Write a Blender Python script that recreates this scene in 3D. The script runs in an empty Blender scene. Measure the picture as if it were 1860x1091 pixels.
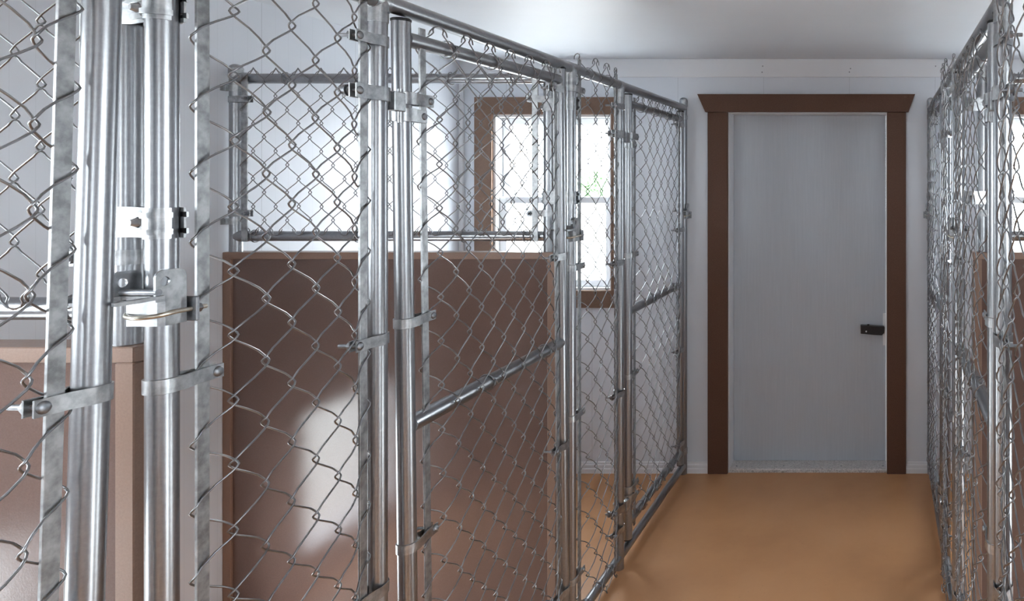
import bpy, math, random
from mathutils import Vector, Matrix
random.seed(7)
sc = bpy.context.scene
COL = sc.collection
PI = math.pi

# ------------------------------------------------------------------ materials
def mat(name, base=(.8, .8, .8), rough=.5, metal=0.0, spec=.5):
    m = bpy.data.materials.new(name); m.use_nodes = True
    nt = m.node_tree; b = nt.nodes['Principled BSDF']
    b.inputs['Base Color'].default_value = (*base, 1)
    b.inputs['Roughness'].default_value = rough
    b.inputs['Metallic'].default_value = metal
    b.inputs['Specular IOR Level'].default_value = spec
    return m, nt, b

def coords(nt, scale=(1, 1, 1)):
    tc = nt.nodes.new('ShaderNodeTexCoord'); mp = nt.nodes.new('ShaderNodeMapping')
    mp.inputs['Scale'].default_value = scale
    nt.links.new(tc.outputs['Object'], mp.inputs['Vector'])
    return mp.outputs['Vector']

def noise(nt, vec, scale, detail=4, rough=.6):
    n = nt.nodes.new('ShaderNodeTexNoise')
    n.inputs['Scale'].default_value = scale; n.inputs['Detail'].default_value = detail
    n.inputs['Roughness'].default_value = rough
    nt.links.new(vec, n.inputs['Vector'])
    return n.outputs['Fac']

def ramp(nt, fac, stops):
    r = nt.nodes.new('ShaderNodeValToRGB')
    cr = r.color_ramp
    while len(cr.elements) < len(stops): cr.elements.new(.5)
    for e, (p, c) in zip(cr.elements, stops):
        e.position = p; e.color = (*c, 1)
    nt.links.new(fac, r.inputs['Fac'])
    return r.outputs['Color']

def bump(nt, b, h, strength=.2, dist=.001):
    n = nt.nodes.new('ShaderNodeBump')
    n.inputs['Strength'].default_value = strength; n.inputs['Distance'].default_value = dist
    nt.links.new(h, n.inputs['Height']); nt.links.new(n.outputs['Normal'], b.inputs['Normal'])

def metal_mat(name, lo, hi, r0, r1, sc_noise=(60, 60, 4), nscale=1.0, bs=.15):
    m, nt, b = mat(name, hi, r0, 1.0)
    v = coords(nt, sc_noise)
    f = noise(nt, v, nscale, 5)
    nt.links.new(ramp(nt, f, [(.35, lo), (.65, hi)]), b.inputs['Base Color'])
    mr = nt.nodes.new('ShaderNodeMapRange')
    mr.inputs['To Min'].default_value = r0; mr.inputs['To Max'].default_value = r1
    nt.links.new(f, mr.inputs['Value']); nt.links.new(mr.outputs['Result'], b.inputs['Roughness'])
    if bs > 0: bump(nt, b, f, bs, .0006)
    return m

M_pipe = metal_mat('galvanised_pipe', (.33, .337, .35), (.37, .378, .395), .27, .31, (160, 160, 160), 1.0, 0)
M_bar = metal_mat('galvanised_flat_bar', (.26, .265, .27), (.50, .51, .52), .36, .52, (40, 40, 40), 1.2, .4)
M_band = metal_mat('pressed_steel_band', (.33, .34, .35), (.53, .54, .55), .28, .42, (50, 50, 50), 1.3, .3)
M_wire = metal_mat('galvanised_wire', (.24, .245, .255), (.32, .325, .335), .28, .36, (60, 60, 60), 1.0, 0)
M_bolt = metal_mat('dull_bolt_steel', (.22, .23, .25), (.34, .35, .37), .38, .5, (80, 80, 80))
M_zinc = metal_mat('yellowed_zinc_bolt', (.50, .47, .40), (.68, .65, .58), .28, .4, (60, 60, 60))
M_cap, _, _ = mat('black_plastic_cap', (.008, .008, .009), .45)
M_black, _, _ = mat('black_lever_plastic', (.006, .006, .010), .35)
M_hole, _, _ = mat('dark_opening', (.01, .01, .01), .8)

def seam_mat(name, base, axis, period, phase, fine=None, rough=.38, dark=.72, width=.0016):
    m, nt, b = mat(name, base, rough, 0, .5)
    tc = nt.nodes.new('ShaderNodeTexCoord'); sp = nt.nodes.new('ShaderNodeSeparateXYZ')
    nt.links.new(tc.outputs['Object'], sp.inputs[0])
    def line(per, ph, wid):
        a = nt.nodes.new('ShaderNodeMath'); a.operation = 'ADD'; a.inputs[1].default_value = ph + 100 * per
        nt.links.new(sp.outputs[axis], a.inputs[0])
        md = nt.nodes.new('ShaderNodeMath'); md.operation = 'MODULO'; md.inputs[1].default_value = per
        nt.links.new(a.outputs[0], md.inputs[0])
        lt = nt.nodes.new('ShaderNodeMath'); lt.operation = 'LESS_THAN'; lt.inputs[1].default_value = wid
        nt.links.new(md.outputs[0], lt.inputs[0])
        return lt.outputs[0]
    v = coords(nt, (1, 1, 1))
    f = noise(nt, v, 160, 3)
    c = ramp(nt, noise(nt, v, 3.0, 3), [(.3, tuple(x * .97 for x in base)), (.7, base)])
    lines = [(period, phase, width, dark)]
    if fine: lines.append((fine, phase, width * .9, .93))
    for per, ph, wid, dk in lines:
        mx = nt.nodes.new('ShaderNodeMix'); mx.data_type = 'RGBA'; mx.blend_type = 'MULTIPLY'
        nt.links.new(line(per, ph, wid), mx.inputs['Factor'])
        nt.links.new(c, mx.inputs[6]); mx.inputs[7].default_value = (dk, dk, dk, 1)
        c = mx.outputs[2]
    nt.links.new(c, b.inputs['Base Color'])
    bump(nt, b, f, .06, .001)
    return m

WHITE = (.765, .80, .86)
M_wall_x = seam_mat('white_wall_panel_back', WHITE, 0, .427, .598, None)
M_wall_y = seam_mat('white_wall_panel_side', WHITE, 1, .427, .162, .0534)
M_ceil = seam_mat('white_ceiling_panel', (.76, .80, .85), 1, .60, .415, None, .5, .9)
M_trimw, _, _ = mat('white_trim_paint', (.82, .83, .86), .4)
M_vinyl, _, _ = mat('white_window_vinyl', (.88, .89, .91), .35)

m, nt, b = mat('white_door_skin', (.50, .53, .58), .45)
v = coords(nt, (60, 60, 2)); f = noise(nt, v, 2.0, 5, .7)
nt.links.new(ramp(nt, f, [(.3, (.52, .56, .615)), (.7, (.57, .61, .665))]), b.inputs['Base Color'])
bump(nt, b, f, .25, .001); M_door = m

def wood_paint(name, c0, c1, rough, grain, spec=.5):
    m, nt, b = mat(name, c1, rough, 0, spec)
    v = coords(nt); f = noise(nt, v, grain, 3, .7)
    nt.links.new(ramp(nt, f, [(.3, c0), (.7, c1)]), b.inputs['Base Color'])
    bump(nt, b, f, .15, .0006)
    return m
M_casing = wood_paint('brown_casing_paint', (.105, .050, .032), (.145, .074, .048), .55, 260, .3)
M_wincase = wood_paint('lighter_brown_casing', (.19, .115, .080), (.24, .150, .105), .5, 260, .3)  # lighter brown than the door casing
M_board = wood_paint('brown_divider_board', (.142, .090, .075), (.170, .110, .093), .17, 420, .6)
M_boardtrim = wood_paint('brown_divider_trim', (.24, .150, .110), (.29, .185, .14), .35, 300, .5)

m, nt, b = mat('tan_floor', (.5, .28, .14), .42, 0, .4)
v = coords(nt)
c = ramp(nt, noise(nt, v, 1.6, 6, .6), [(.25, (.47, .225, .098)), (.5, (.57, .285, .128)), (.75, (.61, .32, .155))])
vo = nt.nodes.new('ShaderNodeTexVoronoi'); vo.inputs['Scale'].default_value = 26
nt.links.new(v, vo.inputs['Vector'])
sp_ = ramp(nt, vo.outputs['Distance'], [(0.035, (.45, .45, .45)), (.07, (1, 1, 1))])
mx = nt.nodes.new('ShaderNodeMix'); mx.data_type = 'RGBA'; mx.blend_type = 'MULTIPLY'; mx.inputs['Factor'].default_value = .35
nt.links.new(c, mx.inputs[6]); nt.links.new(sp_, mx.inputs[7]); nt.links.new(mx.outputs[2], b.inputs['Base Color'])
bump(nt, b, noise(nt, v, 220, 3), .10, .001); M_floor = m

m, nt, b = mat('worn_threshold', (.5, .5, .5), .5, 0)
v = coords(nt, (1, 2.5, 1)); f = noise(nt, v, 130, 4, .8)
nt.links.new(ramp(nt, f, [(.40, (.36, .33, .32)), (.50, (.66, .62, .60)), (.7, (.78, .74, .72))]), b.inputs['Base Color']); M_thresh = m

m = bpy.data.materials.new('window_glass'); m.use_nodes = True; nt = m.node_tree; nt.nodes.clear()
o = nt.nodes.new('ShaderNodeOutputMaterial'); mxs = nt.nodes.new('ShaderNodeMixShader')
t = nt.nodes.new('ShaderNodeBsdfTransparent'); g = nt.nodes.new('ShaderNodeBsdfGlossy'); g.inputs['Roughness'].default_value = .02
mxs.inputs[0].default_value = .05
nt.links.new(t.outputs[0], mxs.inputs[1]); nt.links.new(g.outputs[0], mxs.inputs[2]); nt.links.new(mxs.outputs[0], o.inputs[0]); M_glass = m
m, nt, b = mat('leaves', (.20, .42, .14), .6)
v = coords(nt); nt.links.new(ramp(nt, noise(nt, v, 9, 4), [(.35, (.16, .34, .14)), (.65, (.36, .55, .30))]), b.inputs['Base Color']); M_leaf = m
M_bark, _, _ = mat('pale_bark', (.62, .60, .55), .8)
M_gravel = wood_paint('pale_gravel', (.50, .49, .47), (.62, .61, .59), .9, 30, .1)

# ------------------------------------------------------------------ mesh helpers
class MB:
    def __init__(s): s.v = []; s.f = []
    def add(s, vs, fs):
        n = len(s.v); s.v += [tuple(p) for p in vs]; s.f += [tuple(i + n for i in f) for f in fs]
    def box(s, x0, x1, y0, y1, z0, z1, bev=0):
        if bev <= 0:
            vs = [(x, y, z) for x in (x0, x1) for y in (y0, y1) for z in (z0, z1)]
            s.add(vs, [(0, 1, 3, 2), (4, 6, 7, 5), (0, 4, 5, 1), (2, 3, 7, 6), (0, 2, 6, 4), (1, 5, 7, 3)]); return
        # chamfered box: profile in xy lofted along z
        prof = lambda d: [(x0 + d + bev, y0 + d), (x1 - d - bev, y0 + d), (x1 - d, y0 + d + bev), (x1 - d, y1 - d - bev),
                          (x1 - d - bev, y1 - d), (x0 + d + bev, y1 - d), (x0 + d, y1 - d - bev), (x0 + d, y0 + d + bev)]
        rings = [(bev * .999, z0), (0, z0 + bev), (0, z1 - bev), (bev * .999, z1)]
        vs = []; fs = []
        for d, z in rings: vs += [(x, y, z) for x, y in prof(d)]
        for r in range(3):
            for k in range(8):
                a = r * 8 + k; c = r * 8 + (k + 1) % 8
                fs.append((a, c, c + 8, a + 8))
        fs.append(tuple(range(7, -1, -1))); fs.append(tuple(range(24, 32)))
        s.add(vs, fs)
    def prism(s, poly, axis, a0, a1):
        """poly of 2D points, extruded along axis: 'x' -> (y,z), 'y' -> (x,z), 'z' -> (x,y)"""
        def P(p, a):
            return {'x': (a, p[0], p[1]), 'y': (p[0], a, p[1]), 'z': (p[0], p[1], a)}[axis]
        n = len(poly)
        s.add([P(p, a0) for p in poly] + [P(p, a1) for p in poly],
              [tuple(range(n))[::-1], tuple(range(n, 2 * n))] + [(k, (k + 1) % n, n + (k + 1) % n, n + k) for k in range(n)])
    def tube(s, pts, r, seg=16, cap=True, closed=False):
        pts = [Vector(p) for p in pts]; n = len(pts)
        rs = r if isinstance(r, (list, tuple)) else [r] * n
        vs = []; fs = []
        T0 = (pts[1] - pts[0]).normalized()
        ref = Vector((0, 0, 1)) if abs(T0.z) < .9 else Vector((1, 0, 0))
        N = T0.cross(ref).normalized()
        for i in range(n):
            if closed: T = (pts[(i + 1) % n] - pts[i - 1]).normalized()
            elif i == 0: T = T0
            elif i == n - 1: T = (pts[i] - pts[i - 1]).normalized()
            else:
                T = (pts[i + 1] - pts[i - 1])
                T = T.normalized() if T.length > 1e-9 else T0
            N = (N - T * N.dot(T)); N = N.normalized() if N.length > 1e-9 else T.orthogonal().normalized()
            B = T.cross(N)
            for k in range(seg):
                a = 2 * PI * k / seg
                vs.append(pts[i] + (N * math.cos(a) + B * math.sin(a)) * rs[i])
        m_ = n if closed else n - 1
        for i in range(m_):
            j = (i + 1) % n
            for k in range(seg):
                k2 = (k + 1) % seg
                fs.append((i * seg + k, i * seg + k2, j * seg + k2, j * seg + k))
        if cap and not closed:
            fs.append(tuple(range(seg))[::-1]); fs.append(tuple(range((n - 1) * seg, n * seg)))
        s.add(vs, fs)
    def cyl(s, p0, p1, r, seg=20): s.tube([p0, p1], r, seg)
    def ribbon(s, path, th, z0, z1, bev=.0008):
        """strip following 2D path (x,y), thickness th, from z0 to z1"""
        n = len(path); L = []
        for i in range(n):
            a = Vector(path[max(i - 1, 0)]); c = Vector(path[min(i + 1, n - 1)])
            t_ = (c - a).normalized(); nn = Vector((-t_.y, t_.x)); p = Vector(path[i])
            L.append((p + nn * th / 2, p - nn * th / 2))
        vs = []
        for o_, i_ in L:
            vs += [(o_.x, o_.y, z0 + bev), (o_.x, o_.y, z1 - bev), (i_.x, i_.y, z1), (i_.x, i_.y, z0)]
        fs = []
        for i in range(n - 1):
            for k in range(4):
                k2 = (k + 1) % 4
                fs.append((i * 4 + k, i * 4 + k2, (i + 1) * 4 + k2, (i + 1) * 4 + k))
        fs += [(3, 2, 1, 0), tuple(range((n - 1) * 4, n * 4))]
        s.add(vs, fs)
    def build(s, name, m, parent=None, smooth=None, mods=None):
        me = bpy.data.meshes.new(name); me.from_pydata(s.v, [], s.f); me.update()
        me.materials.append(m)
        if smooth is None or smooth > 0:
            me.shade_smooth() if hasattr(me, 'shade_smooth') else [setattr(p, 'use_smooth', True) for p in me.polygons]
            if smooth is None: smooth = 35
            if smooth < 180:
                ang = math.radians(smooth)
                import bmesh
                bm = bmesh.new(); bm.from_mesh(me)
                bmesh.ops.recalc_face_normals(bm, faces=bm.faces)
                for e in bm.edges:
                    if len(e.link_faces) == 2 and e.calc_face_angle(0) > ang: e.smooth = False
                bm.to_mesh(me); bm.free()
        ob = bpy.data.objects.new(name, me); COL.objects.link(ob)
        if parent is not None: ob.parent = parent
        return ob

def tag(o, label=None, cat=None, group=None, kind=None):
    if label: o['label'] = label
    if cat: o['category'] = cat
    if group: o['group'] = group
    if kind: o['kind'] = kind
    return o
def empty(name, loc=(0, 0, 0), **k):
    o = bpy.data.objects.new(name, None); COL.objects.link(o); o.location = loc
    o.empty_display_size = .1
    return tag(o, **k)
def struct(name, mb, m, label=None, smooth=0):
    o = mb.build(name, m, None, smooth); return tag(o, label=label, kind='structure')
def kids(o): return [c for c in COL.objects if c.parent == o]
def copy_tree(o, parent=None):
    c = o.copy(); COL.objects.link(c)
    if parent is not None: c.parent = parent
    for ch in kids(o): copy_tree(ch, c)
    return c

# ------------------------------------------------------------------ dimensions (metres)
XL, XR = -2.106, 1.348           # side walls
YB, YF = 3.53, -3.2              # back wall, front wall behind the camera
H = 2.057                        # ceiling
FL, FR = -.992, .234             # planes of the left and right kennel fronts
WT = .105                        # wall thickness
PITCH = 1.27
POSTS = [-.295, .975, 2.245]     # near post of each kennel front

# ------------------------------------------------------------------ walls with openings
def wall(name, m, axis, c0, c1, u0, u1, holes, label):
    """axis 'x': wall normal to Y spanning x in [u0,u1], y in [c0,c1]; axis 'y': normal to X."""
    mb = MB()
    us = sorted(set([u0, u1] + [h[0] for h in holes] + [h[1] for h in holes]))
    for a, b_ in zip(us, us[1:]):
        zs = [(0, H)]
        for h in holes:
            if h[0] <= a + 1e-6 and h[1] >= b_ - 1e-6:
                new = []
                for z0, z1 in zs:
                    if h[2] > z0: new.append((z0, min(h[2], z1)))
                    if h[3] < z1: new.append((max(h[3], z0), z1))
                zs = new
        for z0, z1 in zs:
            if axis == 'x': mb.box(a, b_, c0, c1, z0, z1)
            else: mb.box(c0, c1, a, b_, z0, z1)
    return struct(name, mb, m, label)

WIN = (.907, 1.781)
backL = (-1.943, -1.351); backR = (.593, 1.185)
door_o = (-.773, .0164, 0.0, 1.792)
fill_w = (-.30, .84); WIN_FILL = (1.13, 1.80)  # openings added out of view, sized to brighten the near half wall
dog = (1.47, 1.97, .10, .61)
dog2 = (.25, .75, .10, .61)
wall('wall_back', M_wall_x, 'x', YB, YB + WT, XL - WT, XR + WT, [(*backL, *WIN), (*backR, *WIN), door_o], 'white panelled back wall')
wall('wall_front', M_wall_x, 'x', YF - WT, YF, XL - WT, XR + WT, [(*backL, *WIN), (*backR, *WIN), (-.78, .02, 0, 1.79)], 'white wall behind the camera')
wall('wall_left', M_wall_y, 'y', XL - WT, XL, YF, YB, [(*fill_w, *WIN_FILL), (*dog, )[:2] + dog[2:], dog2], 'white panelled left wall')
wall('wall_right', M_wall_y, 'y', XR, XR + WT, YF, YB, [(*fill_w, *WIN_FILL), dog, dog2], 'white panelled right wall')
mb = MB(); mb.box(XL - WT, XR + WT, YF - WT, YB + WT, -.08, 0); struct('floor', mb, M_floor, 'tan coated floor')
mb = MB(); mb.box(XL - WT, XR + WT, YF - WT, YB + WT, H, H + .06); struct('ceiling', mb, M_ceil, 'flat white ceiling')

# ceiling trim boards
def trim_board(name, x0, x1, y0, y1):
    mb = MB(); mb.box(x0, x1, y0, y1, 1.966, H - .0005, .0015)
    return struct(name, mb, M_trimw)
tb = trim_board('trim_1', XL, XR, YB - .011, YB)
for (nx, nz) in ((-.600, 2.020), (-.603, 1.990), (-.164, 2.008), (-.170, 1.991), (.258, 2.02)):
    mb = MB(); mb.cyl((nx, YB - .0125, nz), (nx, YB - .010, nz), .003, 10); mb.build('nail_head', M_bolt, tb)

# baseboards
def base_prof():
    return [(0, 0), (-.013, 0), (-.013, .022), (-.010, .026), (-.010, .040), (-.006, .046), (-.006, .052), (0, .056)]
def baseboard_x(name, x0, x1):
    mb = MB(); mb.prism([(YB + p[0], p[1]) for p in base_prof()], 'x', x0, x1); return struct(name, mb, M_trimw)
baseboard_x('baseboard_back_1', XL + .013, -.8715)
baseboard_x('baseboard_back_2', .111, XR - .013)
mb = MB(); mb.prism([(XL - p[0], p[1]) for p in base_prof()], 'y', YF, YB - .013); struct('baseboard_left', mb, M_trimw)
mb = MB(); mb.prism([(XR + p[0], p[1]) for p in base_prof()], 'y', YF, YB - .013); struct('baseboard_right', mb, M_trimw)
# corner trims
mb = MB(); mb.box(XL, XL + .022, YB - .022, YB, .056, 1.966, .004); struct('trim_2', mb, M_trimw)
mb = MB(); mb.box(XR - .022, XR, YB - .022, YB, .056, 1.966, .004); struct('trim_3', mb, M_trimw)

# ------------------------------------------------------------------ windows (double hung, white vinyl, brown casing)
def make_window(name, w, z0, z1, depth, label):
    """local frame: x across, y outward through the wall (0 = inner wall face)"""
    r = empty(name, label=label, kind='structure')
    # casing: mitred picture-frame boards on the inner face
    cw, ct = .085, .018
    a, b_ = -w / 2, w / 2
    mb = MB()
    O = [(a - cw, z0 - cw), (b_ + cw, z0 - cw), (b_ + cw, z1 + cw), (a - cw, z1 + cw)]
    I = [(a, z0), (b_, z0), (b_, z1), (a, z1)]
    for k in range(4):
        k2 = (k + 1) % 4
        mb.prism([O[k], O[k2], I[k2], I[k]], 'y', -ct, -.0002)
    mb.build('window_casing', M_wincase, r, 0)
    mb = MB()   # jamb liner
    for (x0, x1, zz0, zz1) in ((a, a + .012, z0, z1), (b_ - .012, b_, z0, z1), (a + .012, b_ - .012, z0, z0 + .012), (a + .012, b_ - .012, z1 - .012, z1)):
        mb.box(x0, x1, -.0002, depth, zz0, zz1)
    mb.build('window_jamb', M_vinyl, r, 0)
    zm = (z0 + z1) / 2 + .01
    def sash(y0, y1, s0, s1, nm):
        fw = .035
        mb = MB()
        x0, x1 = a + .0125, b_ - .0125
        mb.box(x0, x0 + fw, y0, y1, s0, s1, .003); mb.box(x1 - fw, x1, y0, y1, s0, s1, .003)
        mb.box(x0 + fw, x1 - fw, y0, y1, s0, s0 + fw, .003); mb.box(x0 + fw, x1 - fw, y0, y1, s1 - fw, s1, .003)
        sa = mb.build(nm, M_vinyl, r)
        mb = MB(); mb.box(x0 + fw, x1 - fw, (y0 + y1) / 2 - .002, (y0 + y1) / 2 + .002, s0 + fw, s1 - fw)
        mb.build('pane', M_glass, sa, 0)
    sash(.035, .060, z0 + .0125, zm + .018, 'lower_sash')
    sash(.064, .089, zm - .018, z1 - .0125, 'upper_sash')
    mb = MB(); mb.box(-.022, .022, .022, .036, zm + .004, zm + .016, .002); mb.build('sash_lock', M_vinyl, r)
    return r
def place(r, x, y, rz): r.location = (x, y, 0); r.rotation_euler = (0, 0, rz); return r
w_ = backL[1] - backL[0]
win = make_window('window_1', w_, *WIN, WT, 'brown cased window in the back wall at left')
place(win, sum(backL) / 2, YB, 0)
def win_copy(name, x, y, rz, label, width=None):
    c = copy_tree(win); c.name = name; c['label'] = label; place(c, x, y, rz); return c
win_copy('window_2', sum(backR) / 2, YB, 0, 'brown cased window in the back wall at right')
win_copy('fill_window_3', sum(backL) / 2, YF, PI, 'added unseen window in the front wall for daylight')  # front wall pair is added, never in view, to let in more daylight
win_copy('fill_window_4', sum(backR) / 2, YF, PI, 'added unseen window in the front wall for daylight')
sw = make_window('fill_window_5', fill_w[1] - fill_w[0], *WIN_FILL, WT, 'added unseen window in the left wall beside the camera')  # side pair is added as a light source for the near half wall
place(sw, XL, sum(fill_w) / 2, PI / 2)
c = copy_tree(sw); c.name = 'fill_window_6'; c['label'] = 'added unseen window in the right wall beside the camera'; place(c, XR, sum(fill_w) / 2, -PI / 2)

# ------------------------------------------------------------------ doors
def make_door(name, label):
    r = empty(name, label=label, kind='structure')
    mb = MB(); mb.box(-.3895, .3895, .100, .140, .020, 1.786, .002); dr = mb.build('door_slab', M_door, r, 30)
    jx = .3947
    mb = MB()
    mb.box(-jx, -jx + .005, -.001, .145, .018, 1.792); mb.box(jx - .005, jx, -.001, .145, .018, 1.792); mb.box(-jx + .005, jx - .005, -.001, .145, 1.7865, 1.792)
    mb.build('door_jamb', M_trimw, r, 0)
    mb = MB(); mb.box(-jx - .0985, -jx, -.020, -.0005, 0, 1.791, .0015); mb.build('side_casing', M_casing, r, 30)
    mb = MB(); mb.box(jx, jx + .0946, -.020, -.0005, 0, 1.791, .0015); mb.build('side_casing', M_casing, r, 30)
    mb = MB(); mb.prism([(-.504, 1.792), (.502, 1.792), (.534, 1.880), (-.543, 1.880)], 'y', -.026, -.0005); mb.build('head_casing', M_casing, r, 0)
    mb = MB(); mb.prism([(-.002, 0.0), (.105, 0.0), (.105, .020), (.004, .018), (-.002, .012)], 'x', -jx, jx); th = mb.build('threshold', M_thresh, r, 0)
    for x in (-.36, -.125, .165, .375):
        mb = MB(); mb.cyl((x, .035, .0185), (x, .035, .0205), .0035, 10); mb.build('screw', M_bolt, th)
    # black lever handle, slightly drooping
    mb = MB()
    L = [(-.122, .022), (-.119, -.019), (-.052, -.0225), (-.012, -.0225), (.0, -.010), (.0, .016), (-.004, .021)]
    rot = -.045; lx, lz = .382, .690
    P = [(lx + p[0] * math.cos(rot) - p[1] * math.sin(rot), lz + p[0] * math.sin(rot) + p[1] * math.cos(rot)) for p in L]
    mb.prism(P, 'y', .066, .094)
    ml = mb.build('lever_handle', M_black, r, 30); ml['label'] = 'black lever handle'
    mb = MB(); mb.cyl((lx - .082, .080, lz + .010), (lx - .082, .080, lz + .031), .006, 12); mb.cyl((lx - .03, .09, lz), (lx - .03, .103, lz), .014, 16)
    mb.build('pivot_pin', M_black, ml)
    mb = MB(); mb.cyl((lx - .092, .0655, lz - .002), (lx - .092, .063, lz - .002), .004, 12); mb.build('screw_head', M_vinyl, ml)
    mb = MB(); mb.box(.374, .3895, .0975, .100, .61, .775, .0008); mb.build('strike_plate', M_vinyl, r, 30)
    return r
d1 = make_door('door_1', 'plain white door with brown casing and black lever'); place(d1, -.3783, YB, 0)
d2 = copy_tree(d1); d2.name = 'added_door_2'; d2['label'] = 'added white door, unseen behind the camera'; place(d2, -.38, YF, PI)  # second door, added unseen along with the windows that light the room

# open dog hatches low in the side walls (brown trimmed); right pair added unseen for light
def hatch(name, y0, y1, side):
    r = empty(name, label='unseen open pet hatch low in the side wall', kind='structure')
    mb = MB(); xs = XL if side < 0 else XR
    s = 1 if side < 0 else -1
    def bx(a, b_, y0_, y1_, z0_, z1_): mb.box(min(a, b_), max(a, b_), y0_, y1_, z0_, z1_)
    for (a, b_, c_, d_) in ((y0 - .05, y0, .05, .66), (y1, y1 + .05, .05, .66), (y0, y1, .61, .66), (y0, y1, .057, .10)):
        bx(xs + s * .0005, xs + s * .016, a, b_, max(c_, .057), d_)
    mb.build('hatch_trim', M_casing, r, 0)
hatch('door_3', dog[0], dog[1], -1); hatch('door_4', dog2[0], dog2[1], -1)
hatch('added_hatch_5', dog[0], dog[1], 1); hatch('added_hatch_6', dog2[0], dog2[1], 1)

# ------------------------------------------------------------------ chain link fabric
def chain_link(ncol, du, zt, zq, nz, top_odd, t=.0042, wr=.00155, e=.0040, hh=.0068, wave=.0032, seed=1, jit=.0009, flip=False, out=0.0):
    """woven wire in local (u, v, z): ncol wires; columns c = 0..ncol at u = c*du.
    Selvage knuckles sit on the columns of parity top_odd at z = zt; eyes every zq below.
    The edge columns lie in the plane v = 0; the field stands 'out' proud of it."""
    rnd = random.Random(seed); mb = MB()
    jc = {}
    def J(c, k):
        if (c, k) not in jc: jc[(c, k)] = (rnd.uniform(-1, 1) * jit, rnd.uniform(-1, 1) * jit * 1.3)
        return jc[(c, k)]
    W = ncol * du
    ph1, ph2 = rnd.uniform(0, 6), rnd.uniform(0, 6)
    def wv(u, z):
        d = min(1, max(0, min(u - .012, W - .012 - u) / .06)); d = d * d * (3 - 2 * d)
        return d * (out + wave * (.5 + .5 * math.sin(z * 5.3 + ph1) * math.cos(u * 7 + ph2)))
    par = 1 if top_odd else 0
    for i in range(ncol):
        pts = []; run = []
        seq = []
        for k in range(2 * nz + 1):
            col = i if ((i % 2 == par) == (k % 2 == 0)) else i + 1
            seq.append((col, k))
        n = len(seq)
        for idx, (c_, k) in enumerate(seq):
            ju, jz = J(c_, k)
            edgec = c_ in (0, ncol)
            uc = c_ * du + (0 if edgec else ju); zc = zt - k * zq / 2 + jz
            sgn = 1 if c_ == i + 1 else -1
            a = t if sgn > 0 else -t
            if not flip: a = -a
            if idx == 0:        # top knuckle: each wire is bent over its neighbour
                P = [(uc + sgn * .0165, -a * .9, zc - .018), (uc + sgn * .0115, -a * 1.3, zc - .009), (uc + sgn * .0055, -a * 1.1, zc - .001), (uc + sgn * .0008, -a * .2, zc + .003),
                     (uc - sgn * .0045, a * .9, zc + .0005), (uc - sgn * .0085, a * .6, zc - .006), (uc - sgn * .0125, -a * .7, zc - .0125)]
            elif idx == n - 1:
                P = [(uc - sgn * .0125, a * .7, zc + .0125), (uc - sgn * .0085, -a * .6, zc + .006), (uc - sgn * .0045, -a * .9, zc - .0005), (uc + sgn * .0008, a * .2, zc - .003),
                     (uc + sgn * .0055, a * 1.1, zc + .001), (uc + sgn * .0115, a * 1.3, zc + .009), (uc + sgn * .0165, a * .9, zc + .018)]
            else:
                P = [(uc - sgn * .0016, a, zc + hh * 1.15), (uc + sgn * e * .60, a * .85, zc + hh * .50), (uc + sgn * e * 1.15, a * .2, zc - hh * .05),
                     (uc + sgn * e * .95, -a * .6, zc - hh * .55), (uc + sgn * e * .1, -a, zc - hh * 1.05)]
            if pts:
                p = pts[-1]; q = P[0]
                dx, dy, dz = q[0] - p[0], q[1] - p[1], q[2] - p[2]
                for f_, bx, bz in ((.15, -.0010, -.0006), (.5, 0, 0), (.85, .0008, .0006)):
                    sg = 1 if dx > 0 else -1
                    pts.append((p[0] + dx * f_ + sg * bx, p[1] + dy * f_, p[2] + dz * f_ + bz))
            pts += P
        mb.tube([(p[0], p[1] + wv(p[0], p[2]), p[2]) for p in pts], wr, 5)
    return mb
def swap_uv(mb, fu=lambda u, v, z: (v, u, z)):
    mb.v = [fu(*p) for p in mb.v]; return mb

R = .0175; OFF = .007; PROUD = .0155
# bar & band geometry in front-frame local coordinates: x = towards the aisle (v), y = along the fence (u)
def bar_mb(u, z0, z1, v=OFF, bend=.0):
    mb = MB(); mb.box(v - .0022, v + .0022, u - .0095, u + .0095, z0, z1, .0006); return mb
def tie_path(cu, cv, cz, r, axis):
    return [(cu + 0, cv + math.cos(a) * r, cz + math.sin(a) * r) for a in [k * 2 * PI / 14 for k in range(14)]]

def band_parts(parent, u_pole, u_bar, z, name='tension_band', h=.021, off=OFF, rad=R, big=False):
    s = 1 if u_bar > u_pole else -1
    d = abs(u_bar - u_pole); de = d + .026
    vf = off + .0062; vb = off - .0062
    RR = rad + .0012
    path = [(vf, de), (vf, d - .012), (RR + .001, max(.012, d * .3))]
    for k in range(13):
        a = PI / 2 - (PI * k / 12)          # from front (+v) round the far side
        path.append((RR * math.sin(a), -RR * math.cos(a)))
    path += [(-RR * .86, .012), (vb, d - .012), (vb, de)]
    path = [(p[0], u_pole + s * p[1]) for p in path]
    mb = MB(); mb.ribbon(path, .0022, z - h / 2, z + h / 2)
    bd = mb.build(name, M_band, parent, 40)
    ub = u_pole + s * (de - .009)
    mb = MB()
    mb.tube([(vf + .0005, ub, z), (vf + .002, ub, z), (vf + .0042, ub, z), (vf + .0052, ub, z)], [.0078, .0078, .006, .002], 14)
    mb.cyl((vf, ub, z), (vb - .026, ub, z), .0036, 10)
    nr = .0078
    mb.tube([(vb - .0012, ub, z), (vb - .0075, ub, z)], nr, 6)
    if big: mb.tube([(vb - .009, ub, z), (vb - .0155, ub, z)], .011, 16)
    mb.build('carriage_bolt', M_bolt, bd, 40)
    return bd

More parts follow.
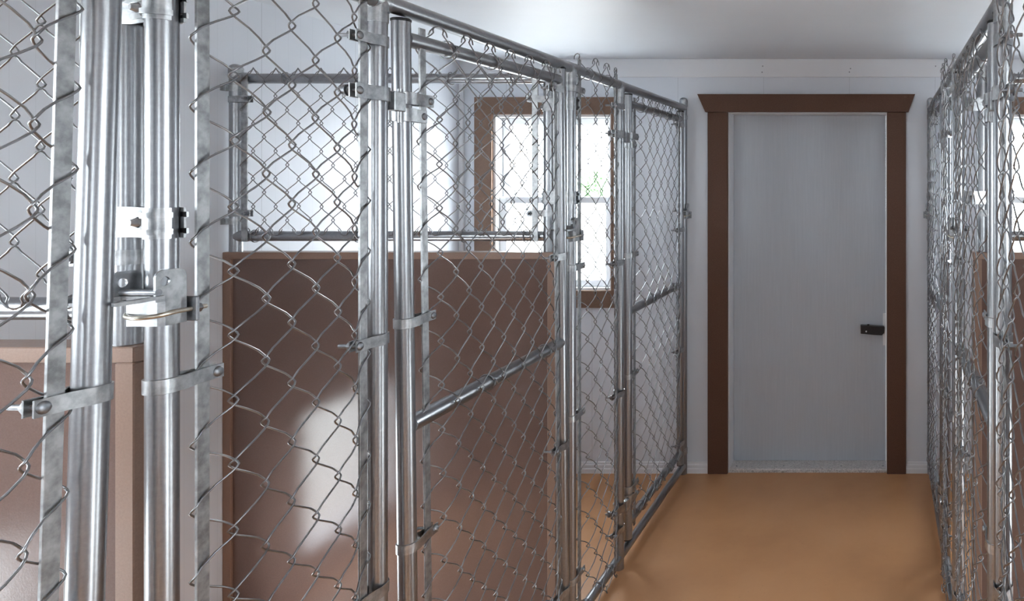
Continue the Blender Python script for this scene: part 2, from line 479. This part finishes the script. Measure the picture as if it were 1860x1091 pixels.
def ties(parent, us, zc, r=.0165, axis='y', vc=0):
    for u in us:
        mb = MB()
        pts = []
        for k in range(17):
            a = 2 * PI * k / 16 + .4
            pts.append((vc + math.cos(a) * (r + .0035), u + .004 * k / 16, zc + math.sin(a) * (r + .0035)))
        pts.append((pts[-1][0] + .004, u + .012, pts[-1][2] - .012))
        mb.tube(pts, .0017, 6)
        mb.build('tie_wire', M_wire, parent, 180)

def round_cap(mb, x, y, z, r=R):
    mb.tube([(x, y, z - .028), (x, y, z - .002), (x, y, z + .002)], [r + .0022, r + .0022, r + .0022], 24)
    n = 6
    pts = []; rs = []
    for k in range(n + 1):
        a = PI / 2 * k / n
        pts.append((x, y, z + .0021 + .014 * math.sin(a))); rs.append(max(.0005, (r + .001) * math.cos(a)))
    mb.tube(pts, rs, 24)

FABRIC = {}
# ---- kennel gate (local origin: hinge pole foot, x aisle, y along fence)
def make_gate():
    g = empty('kennel_gate')
    ZB, ZT = .070, 1.786
    LP = .711
    for u in (0, LP):
        mb = MB(); mb.cyl((0, u, ZB), (0, u, ZT), R, 28); st = mb.build('gate_stile', M_pipe, g)
        mb = MB(); mb.tube([(0, u, ZT - .0005), (0, u, ZT + .004), (0, u, ZT + .0062)], [R + .0012, R + .0012, R - .002], 28)
        cp = mb.build('end_cap', M_cap, st); cp['label'] = 'black plastic end cap'
        mb = MB(); mb.cyl((0, u, ZB - .004), (0, u, ZB + .0002), R - .001, 24); mb.build('end_cap', M_cap, st)
    for z, nm in ((1.752, 'top_rail'), (.948, 'mid_rail'), (.128, 'bottom_rail')):
        mb = MB()
        if nm == 'mid_rail':
            mb.cyl((0, .012, z), (0, .30, z), .0175, 24); mb.cyl((0, .29, z), (0, LP - .012, z), .0162, 24)
            mb.tube([(0, .285, z), (0, .301, z), (0, .308, z)], [.0177, .0177, .0163], 24)
        else:
            mb.cyl((0, .012, z), (0, LP - .012, z), .016, 24)
        rl = mb.build(nm, M_pipe, g)
        ties(rl, {'top_rail': (.15, .33, .52), 'mid_rail': (.30, .60), 'bottom_rail': (.15, .34, .53)}[nm], z)
    for nm, fl_ in (('gate', False), ('gate_mirror', True)):
        mb = swap_uv(chain_link(13, .0488, 1.790, .0975, 17, True, seed=3, flip=fl_, out=PROUD), lambda u, v, z: (v + OFF, u + .043, z))
        if fl_: FABRIC['gate'] = mb
        else: mb.build('chain_link_fabric', M_wire, g, 180)
    for ub in (.055, .666):
        bar_mb(ub, .095, 1.782).build('tension_bar', M_bar, g)
    for z in (1.165, .698, .215):
        band_parts(g, 0, .055, z)
    for z in (1.722, 1.214, .632, .180):
        band_parts(g, LP, .666, z)
    # gate half of the hinges: two straps round the stile
    for z in (1.628, .262):
        b1 = band_parts(g, 0, .055, z, 'hinge_strap', .026, OFF, R + .0022)
        b2 = band_parts(g, 0, .032, z - .034, 'hinge_strap', .028, OFF, R + .0022)
    return g

# ---- fixed front frame of one kennel (local origin: near post foot)
def make_front(last=False):
    f = empty('kennel_front_frame')
    ZR = 1.813
    PP = .414
    # near post with elbow into the top rail / panel post
    for u in (0, PP):
        mb = MB(); mb.cyl((0, u, .0005), (0, u, ZR - .004), R, 28)
        mb.build('post', M_pipe, f)
    mb = MB(); mb.cyl((0, -.0, ZR), (0, PITCH, ZR), .0172, 28)
    tr = mb.build('top_rail', M_pipe, f)
    for u in (0, PP):
        mb = MB(); mb.tube([(0, u, ZR - .045), (0, u, ZR - .012), (0, u, ZR)], [R + .0018, R + .0018, R + .001], 28)
        mb.tube([(0, u - .020, ZR), (0, u + .020, ZR)], .0188, 28)
        mb.build('rail_collar', M_band, tr)
        for dz in (.025,):
            mb = MB(); mb.cyl((.018, u + .004, ZR - dz), (.0205, u + .004, ZR - dz), .0022, 8); mb.build('rivet', M_bolt, tr)
    mb = MB(); mb.cyl((0, .012, .042), (0, PITCH - .012, .042), .016, 24)
    br = mb.build('base_rail', M_pipe, f)
    ties(tr, (.13, .30), ZR, .0172)
    ties(br, (.12, .22, .33), .042, .016)
    for fl_ in (False, True):
        mb = swap_uv(chain_link(7, .0486, 1.862, .0970, 19, False, seed=11, flip=fl_, out=PROUD + .001), lambda u, v, z: (v + OFF, u + .038, z))
        if fl_: FABRIC['front'] = mb
        else: mb.build('chain_link_fabric', M_wire, f, 180)
    bar_mb(.050, .03, 1.848).build('tension_bar', M_bar, f)
    bar_mb(.366, .03, 1.848).build('tension_bar', M_bar, f)
    for z in (1.748, 1.180, .705, .190): band_parts(f, 0, .050, z)
    for z in (1.731, 1.150, .662, .155): band_parts(f, PP, .366, z)
    for z in (1.628, .235):
        hb = band_parts(f, PP, .366, z, 'hinge_band', .027, OFF, R + .002, big=True)
        mb = MB(); mb.box(.006, .022, PP + .019, PP + .052, z - .030, z + .009, .0015)
        mb.cyl((.014, PP + .046, z - .052), (.014, PP + .046, z + .016), .005, 12)
        mb.build('hinge_pintle', M_band, hb, 30)
    return f

def make_latch(f, u):
    """fork latch clamped to the post at u (aisle side +x, gate side -y)"""
    z = 1.284
    mb = MB()
    g0 = .0245
    mb.ribbon([(-g0, u + .008), (-g0, u - .021), (-g0 + .004, u - .0255), (g0 - .004, u - .0255), (g0, u - .021), (g0, u + .008)], .003, z - .019, z + .019)
    L = mb.build('fork_latch', M_band, f, 30)
    def eye_plate(xp, y0, y1, z0, z1):
        """upright plate normal to x with a padlock hole near its gate-side upper corner"""
        mb = MB(); n = 28
        cy, cz, r = y0 + .013, z1 - .015, .0062
        outl = []; hole = []
        rc = .010
        for k in range(n):
            a = 2 * PI * k / n
            dx, dz = math.cos(a), math.sin(a)
            tx = ((y1 - cy) / dx) if dx > 1e-6 else ((y0 - cy) / dx if dx < -1e-6 else 1e9)
            tz = ((z1 - cz) / dz) if dz > 1e-6 else ((z0 - cz) / dz if dz < -1e-6 else 1e9)
            tt = min(tx, tz); y, zz = cy + dx * tt, cz + dz * tt
            for (q, sy) in ((y0 + rc, -1), (y1 - rc, 1)):
                if (y - q) * sy > 0 and zz > z1 - rc:
                    d = Vector((y - q, zz - (z1 - rc)))
                    if d.length > rc: d = d.normalized() * rc; y, zz = q + d.x, z1 - rc + d.y
            outl.append((y, zz)); hole.append((cy + dx * r, cz + dz * r))
        # add the true lower corners
        th = .0028; m_ = n
        vs = [(xp, p[0], p[1]) for p in outl] + [(xp, p[0], p[1]) for p in hole] + [(xp + th, p[0], p[1]) for p in outl] + [(xp + th, p[0], p[1]) for p in hole]
        fs = []
        for k in range(m_):
            k2 = (k + 1) % m_
            fs += [(k, k2, m_ + k2, m_ + k), (2 * m_ + k2, 2 * m_ + k, 3 * m_ + k, 3 * m_ + k2), (k, 2 * m_ + k, 2 * m_ + k2, k2), (m_ + k, m_ + k2, 3 * m_ + k2, 3 * m_ + k)]
        mb.add(vs, fs); return mb.build('padlock_plate', M_band, L, 30)
    eye_plate(.0230, u - .034, u + .008, z + .014, z + .056)
    eye_plate(-.0258, u - .042, u - .004, z + .014, z + .055)
    # fork: a yoke whose two tines reach past the gate stile
    mb = MB()
    for sx in (-1, 1):
        mb.prism([(sx * .0225, u - .085), (sx * .0290, u - .087), (sx * .0320, u - .060), (sx * .0300, u - .026), (sx * .0200, u - .026), (sx * .0215, u - .060)][::sx], 'z', z + .018, z + .0225)
    mb.prism([(-.030, u - .034), (.030, u - .034), (.026, u - .022), (-.026, u - .022)], 'z', z + .018, z + .0225)
    mb.build('fork', M_bar, L, 0)
    mb = MB(); mb.cyl((-.034, u - .030, z + .027), (.026, u - .030, z + .027), .0048, 12); mb.build('pivot_pin', M_bolt, L)
    # U bolt: round end on the gate side, legs past the post to the end plate
    mb = MB(); pts = [(.0275, u + .034, z - .002)]
    for k in range(13):
        a = PI * 0 - PI * k / 12
        pts.append((.0275 * math.cos(a), u - .012 + .0235 * math.sin(a), z - .002 - .004 * math.sin(-a)))
    pts.append((-.0275, u + .034, z - .002)); mb.tube(pts, .0032, 10)
    mb.build('u_bolt', M_zinc, L, 60)
    mb = MB(); mb.box(-.036, .036, u + .0120, u + .0170, z - .019, z + .015, .0012)
    for sx in (-1, 1): mb.tube([(sx * .0275, u + .0172, z - .002), (sx * .0275, u + .024, z - .002)], .0070, 6)
    mb.build('end_plate', M_bolt, L, 30)
    return L

def end_post(f):
    u = PITCH
    mb = MB(); mb.cyl((0, u, .0005), (0, u, 1.832), R, 28); p = mb.build('post', M_pipe, f)
    mb = MB(); round_cap(mb, 0, u, 1.848); mb.build('post_cap', M_band, p)
    mb = MB(); mb.tube([(0, u, .10), (0, u, .13)], R + .0018, 24); mb.tube([(0, u, 1.755), (0, u, 1.775)], R + .0018, 24); mb.build('collar', M_band, p)

# ---- upper mesh frame standing on a half-wall (local: x from aisle (0) to wall (-), y along room)
def make_upper():
    q = empty('divider_mesh_frame')
    z0 = 1.2285
    xa, xb = -.083, -1.090
    for x, nm in ((xa, 0), (xb, 1)):
        mb = MB(); mb.cyl((x, 0, z0), (x, 0, 1.80), R, 28); p = mb.build('post', M_pipe, q)
        mb = MB(); round_cap(mb, x, 0, 1.815); mb.build('post_cap', M_band, p)
    for z, nm in ((1.784, 'top_rail'), (1.278, 'bottom_rail')):
        mb = MB(); mb.cyl((xa - .012, 0, z), (xb + .012, 0, z), .0162, 24)
        mb.tube([(xb + .005, 0, z), (xb + .034, 0, z), (xb + .046, 0, z)], [.0182, .0182, .0166], 24)
        rl = mb.build(nm, M_pipe, q)
        for x in ((-.20, -.40, -.62, -.93) if nm == 'top_rail' else (-.16, -.36, -.70, -1.03)):
            mb = MB(); pts = []
            for k in range(17):
                a = 2 * PI * k / 16 + .6
                pts.append((x + .004 * k / 16, math.cos(a) * .0197, z + math.sin(a) * .0197))
            pts.append((x + .012, pts[-1][1] - .006, pts[-1][2] + .008))
            mb.tube(pts, .0017, 6); mb.build('tie_wire', M_wire, rl, 180)
    mb = chain_link(26, .0363, 1.812, .0880, 6, True, seed=5, e=.0032, hh=.0052, wave=.003, wr=.0014)
    mb = swap_uv(mb, lambda u, v, z: (-1.052 + u, -v - .0215, z))
    mb.build('chain_link_fabric', M_wire, q, 180)
    DO = .0215
    for x in (-1.043, -.118):
        mb = MB()
        mb.box(x - .0095, x + .0095, -DO - .0022, -DO + .0022, 1.262, 1.80, .0006)
        mb.build('tension_bar', M_bar, q)
    def band_x(xp, xbar, z):
        s = 1 if xbar > xp else -1; d = abs(xbar - xp); de = d + .022; RR = R + .0012
        vf = DO + .006; vb = DO - .006
        path = [(vf, de), (vf, d - .012), (RR, .010)]
        for k in range(13):
            a = PI / 2 - PI * k / 12; path.append((RR * math.sin(a), -RR * math.cos(a)))
        path += [(-RR * .86, .010), (vb, d - .012), (vb, de)]
        P = [(xp + s * p[1], -p[0]) for p in path]
        mb = MB(); mb.ribbon(P, .0022, z - .0105, z + .0105); bd = mb.build('tension_band', M_band, q, 40)
        xx = xp + s * (de - .008); mb = MB()
        mb.cyl((xx, -vf - .018, z), (xx, -vb + .006, z), .0036, 10); mb.tube([(xx, -vf - .001, z), (xx, -vf - .007, z)], .0075, 6)
        mb.build('carriage_bolt', M_bolt, bd, 40)
    for z in (1.716, 1.352):
        band_x(xb, -1.043, z); band_x(xa, -.118, z)
    # clips to the side wall
    for z in (1.752, 1.326):
        mb = MB()
        path = [(xb - .0235, -.030), (xb - .0235, -.012), (xb - .014, -.0125)]
        for k in range(11):
            a = -PI * .75 + PI * 1.5 * k / 10
            path.append((xb + (R + .0014) * math.cos(a), (R + .0014) * math.sin(a)))
        path += [(xb - .014, .0125), (xb - .0235, .012), (xb - .0235, .030)]
        mb.ribbon(path, .002, z - .010, z + .010); mb.build('wall_clip', M_band, q, 40)
    # saddle clamps to the kennel front post (at x=0,y=-.035)
    for z in (1.700, 1.402):
        mb = MB()
        A = Vector((xa, 0)); B = Vector((0, -.035)); d = (B - A).normalized(); n_ = Vector((-d.y, d.x))
        def arc(c, rr, a0, a1, k0=9):
            base = math.atan2(d.y, d.x)
            return [(c.x + rr * math.cos(base + a0 + (a1 - a0) * k / k0), c.y + rr * math.sin(base + a0 + (a1 - a0) * k / k0)) for k in range(k0 + 1)]
        for sgn in (1, -1):
            for q0, q1, ex in ((-.021, -.015, 0), (-.0151, -.0075, .0032), (-.0076, .0076, .0004), (.0075, .0151, .0032), (.015, .021, 0)):
                rr = R + .0016 + ex
                pa = arc(A, rr, PI, PI - sgn * PI / 2) if sgn > 0 else arc(A, rr, PI, PI * 1.5)
                pm = [tuple(A + d * .026 + n_ * sgn * (.006 + ex)), tuple(B - d * .026 + n_ * sgn * (.006 + ex))]
                if sgn > 0:
                    th_ = math.atan2(d.y, d.x) + PI * .22
                    pb = arc(B, rr, PI / 2, PI * .30) + [tuple(B + Vector((math.cos(th_), math.sin(th_))) * (rr + .006))]
                else: pb = arc(B, rr, -PI / 2, PI * .03)
                mb.ribbon(pa + pm + pb, .0026, z + q0, z + q1, .0002)
        mid = (A + B) / 2
        mb.tube([(mid.x - n_.x * .016, mid.y - n_.y * .016, z), (mid.x - n_.x * .007, mid.y - n_.y * .007, z)], [.004, .008], 12)
        mb.cyl((mid.x - n_.x * .01, mid.y - n_.y * .01, z), (mid.x + n_.x * .018, mid.y + n_.y * .018, z), .0036, 10)
        mb.build('saddle_clamp', M_band, q, 30)
    return q

# ---- brown half-height divider (local: x from aisle to wall, y 0 = face towards the camera)
def make_half_wall():
    q = empty('kennel_half_wall')
    x0, x1, d, h = -1.1135, -.052, .050, 1.228
    mb = MB(); mb.box(x0 + .001, x1 - .004, .008, d - .008, .001, h - .010); mb.build('board', M_board, q, 0)
    mb = MB(); mb.box(x0, x1, 0, d, h - .022, h, .0015); mb.build('top_cap', M_boardtrim, q, 30)
    for a, b_ in ((x0, x0 + .027), (x1 - .027, x1)):
        mb = MB(); mb.box(a, b_, 0, d, .0005, h - .0222, .0015); mb.build('edge_trim', M_boardtrim, q, 30)
    mb = MB(); mb.box(x0 + .0275, x1 - .0275, .002, d - .002, .0005, .03, .0015); mb.build('bottom_trim', M_boardtrim, q, 30)
    return q

# ------------------------------------------------------------------ place everything
gate0 = make_gate(); front0 = make_front(); upper0 = make_upper(); half0 = make_half_wall()
make_latch(front0, PITCH)
hinge_u = .502
gl = {(-1, 0): 'nearest kennel gate at the far left edge, only its latch side in view',
      (-1, 1): 'large left kennel gate in front of the brown half wall, between two pairs of pipes',
      (-1, 2): 'left kennel gate farthest away, ending beside the back wall and brown door frame',
      (1, 0): 'right row kennel gate nearest the camera, beyond the right edge',
      (1, 1): 'middle gate of the right row, seen edge on behind the front pair of pipes',
      (1, 2): 'farthest gate of the right row, seen edge on beside the door'}
fl = {(-1, 0): 'nearest left kennel front frame holding the gate at the left edge',
      (-1, 1): 'left kennel front frame with the wide diamond mesh panel left of the middle',
      (-1, 2): 'farthest left kennel front frame with narrow mesh panel and domed post by the wall',
      (1, 0): 'nearest right kennel front frame, mostly beyond the right edge',
      (1, 1): 'right kennel front frame with the thick upright pipe at the right edge',
      (1, 2): 'farthest right kennel front frame, ending in a capped post by the door'}
ul = {(-1, 1): 'mesh frame on the lit half wall at the far left edge', (-1, 2): 'wide mesh frame standing on the dark brown half wall',
      (1, 1): 'mesh frame on the nearest right half wall', (1, 2): 'mesh frame behind the right fence, in front of the right window'}
hl = {(-1, 1): 'brightly lit beige brown half wall at the lower left corner', (-1, 2): 'dark brown half wall spanning the left kennels behind the gate',
      (1, 1): 'brown half wall of the nearest right kennel', (1, 2): 'brown half wall seen through the right fence mesh'}
used = {}
for k_ in list(FABRIC):
    o_ = FABRIC[k_].build('chain_link_fabric', M_wire, None, 180); FABRIC[k_] = o_.data; bpy.data.objects.remove(o_)
def mirror_fabric(root, kind):
    for ch in kids(root):
        if ch.name.startswith('chain_link_fabric'): ch.data = FABRIC[kind]
def inst(proto, key):
    if key in used: return copy_tree(proto)
    used[key] = 1; return proto
for side, X in ((-1, FL), (1, FR)):
    for k, P in enumerate(POSTS):
        sx = 1 if side < 0 else -1
        c = inst(front0, 'f'); c.location = (X, P, 0); c.scale.x = sx
        tag(c, fl[side, k], 'fence', 'kennel front frames along the aisle')
        if k == 2: end_post(c)
        if side > 0: mirror_fabric(c, 'front')
        g = inst(gate0, 'g'); g.location = (X, P + hinge_u, 0); g.scale.x = sx
        tag(g, gl[side, k], 'gate', 'chain link kennel gates')
        if side > 0: mirror_fabric(g, 'gate')
        # a sagging gate hangs a degree or so out of plumb in the plane of the fence
        deg, pz, dy = {(-1, 0): (-1.5, 1.66, -.019), (-1, 1): (1.0, 1.0, -.006)}.get((side, k), (0, 1, 0))
        a = math.radians(deg); g.rotation_euler.x = a; g.location.y += dy + math.sin(a) * pz
        if k >= 1:
            c = inst(half0, 'h'); c.location = (X, P + .012, 0); c.scale.x = sx
            tag(c, hl[side, k], 'partition', 'brown half walls between kennels')
            c = inst(upper0, 'u'); c.location = (X, P + .035, 0); c.scale.x = sx
            tag(c, ul[side, k], 'fence', 'mesh frames on the half walls')

# ------------------------------------------------------------------ outside
mb = MB(); mb.box(-30, 30, -30, 40, -.45, -.40); struct('ground_outside', mb, M_gravel, 'pale gravel ground outside the building')
def tree(x, y, h, r, label):
    t = empty('garden_tree', (x, y, -.40), label=label, cat='tree', group='trees outside the window')
    rnd = random.Random(int(x * 100))
    mb = MB(); mb.tube([(0, 0, 0), (.05, 0, h * .3), (0, .05, h * .65)], [.12, .09, .05], 10); mb.build('trunk', M_bark, t)
    mb = MB()
    for _ in range(1500):
        d = Vector((rnd.gauss(0, 1), rnd.gauss(0, 1), rnd.gauss(0, .8)))
        d = d.normalized() * r * rnd.uniform(.45, 1)
        c_ = Vector((0, 0, h * .7)) + d; s_ = rnd.uniform(.04, .09)
        a = Vector((rnd.uniform(-1, 1), rnd.uniform(-1, 1), rnd.uniform(-1, 1))).normalized(); b2 = a.orthogonal().normalized()
        mb.add([c_ - a * s_, c_ + b2 * s_ * .5, c_ + a * s_, c_ - b2 * s_ * .5], [(0, 1, 2, 3)])
    mb.build('foliage', M_leaf, t, 0)
tree(-8.6, 21.0, 2.4, .42, 'small green tree outside the left window')

# ------------------------------------------------------------------ light
w = bpy.data.worlds.new('World'); sc.world = w; w.use_nodes = True
bg = w.node_tree.nodes['Background']; bg.inputs['Color'].default_value = (.87, .95, 1.0, 1); bg.inputs['Strength'].default_value = 7.0
def portal(x, y, z, sx, sy, rot):
    l = bpy.data.lights.new('window_daylight_portal', 'AREA'); l.shape = 'RECTANGLE'; l.size = sx; l.size_y = sy
    l.cycles.is_portal = True
    o = bpy.data.objects.new('window_daylight_portal', l); COL.objects.link(o); o.location = (x, y, z); o.rotation_euler = rot
wz = sum(WIN) / 2; wh = WIN[1] - WIN[0]
for bx_ in (backL, backR):
    portal(sum(bx_) / 2, YB + WT + .01, wz, w_, wh, (-PI / 2, 0, 0))
    portal(sum(bx_) / 2, YF - WT - .01, wz, w_, wh, (PI / 2, 0, 0))
sy_ = sum(fill_w) / 2; swd = fill_w[1] - fill_w[0]
wzs = sum(WIN_FILL) / 2; whs = WIN_FILL[1] - WIN_FILL[0]
portal(XL - WT - .01, sy_, wzs, whs, swd, (0, -PI / 2, 0)); portal(XR + WT + .01, sy_, wzs, whs, swd, (0, PI / 2, 0))
for dd in (dog, dog2):
    portal(XL - WT - .01, (dd[0] + dd[1]) / 2, .355, .51, .5, (0, -PI / 2, 0)); portal(XR + WT + .01, (dd[0] + dd[1]) / 2, .355, .51, .5, (0, PI / 2, 0))

# ------------------------------------------------------------------ camera
cd = bpy.data.cameras.new('camera'); cam = bpy.data.objects.new('camera', cd); COL.objects.link(cam)
cam.location = (0, 0, 1.463); cam.rotation_euler = (PI / 2, 0, 0)
cd.sensor_width = 36; cd.lens = 36 * 1288 / 1860
cd.shift_x = -(1605 - 930) / 1860; cd.shift_y = -(545.5 - 324) / 1860
cd.clip_start = .02; cd.clip_end = 200
sc.camera = cam
sc.view_settings.view_transform = 'Standard'; sc.view_settings.look = 'None'
sc.view_settings.gamma = 1; sc.view_settings.use_curve_mapping = False
sc.view_settings.exposure = 1.62
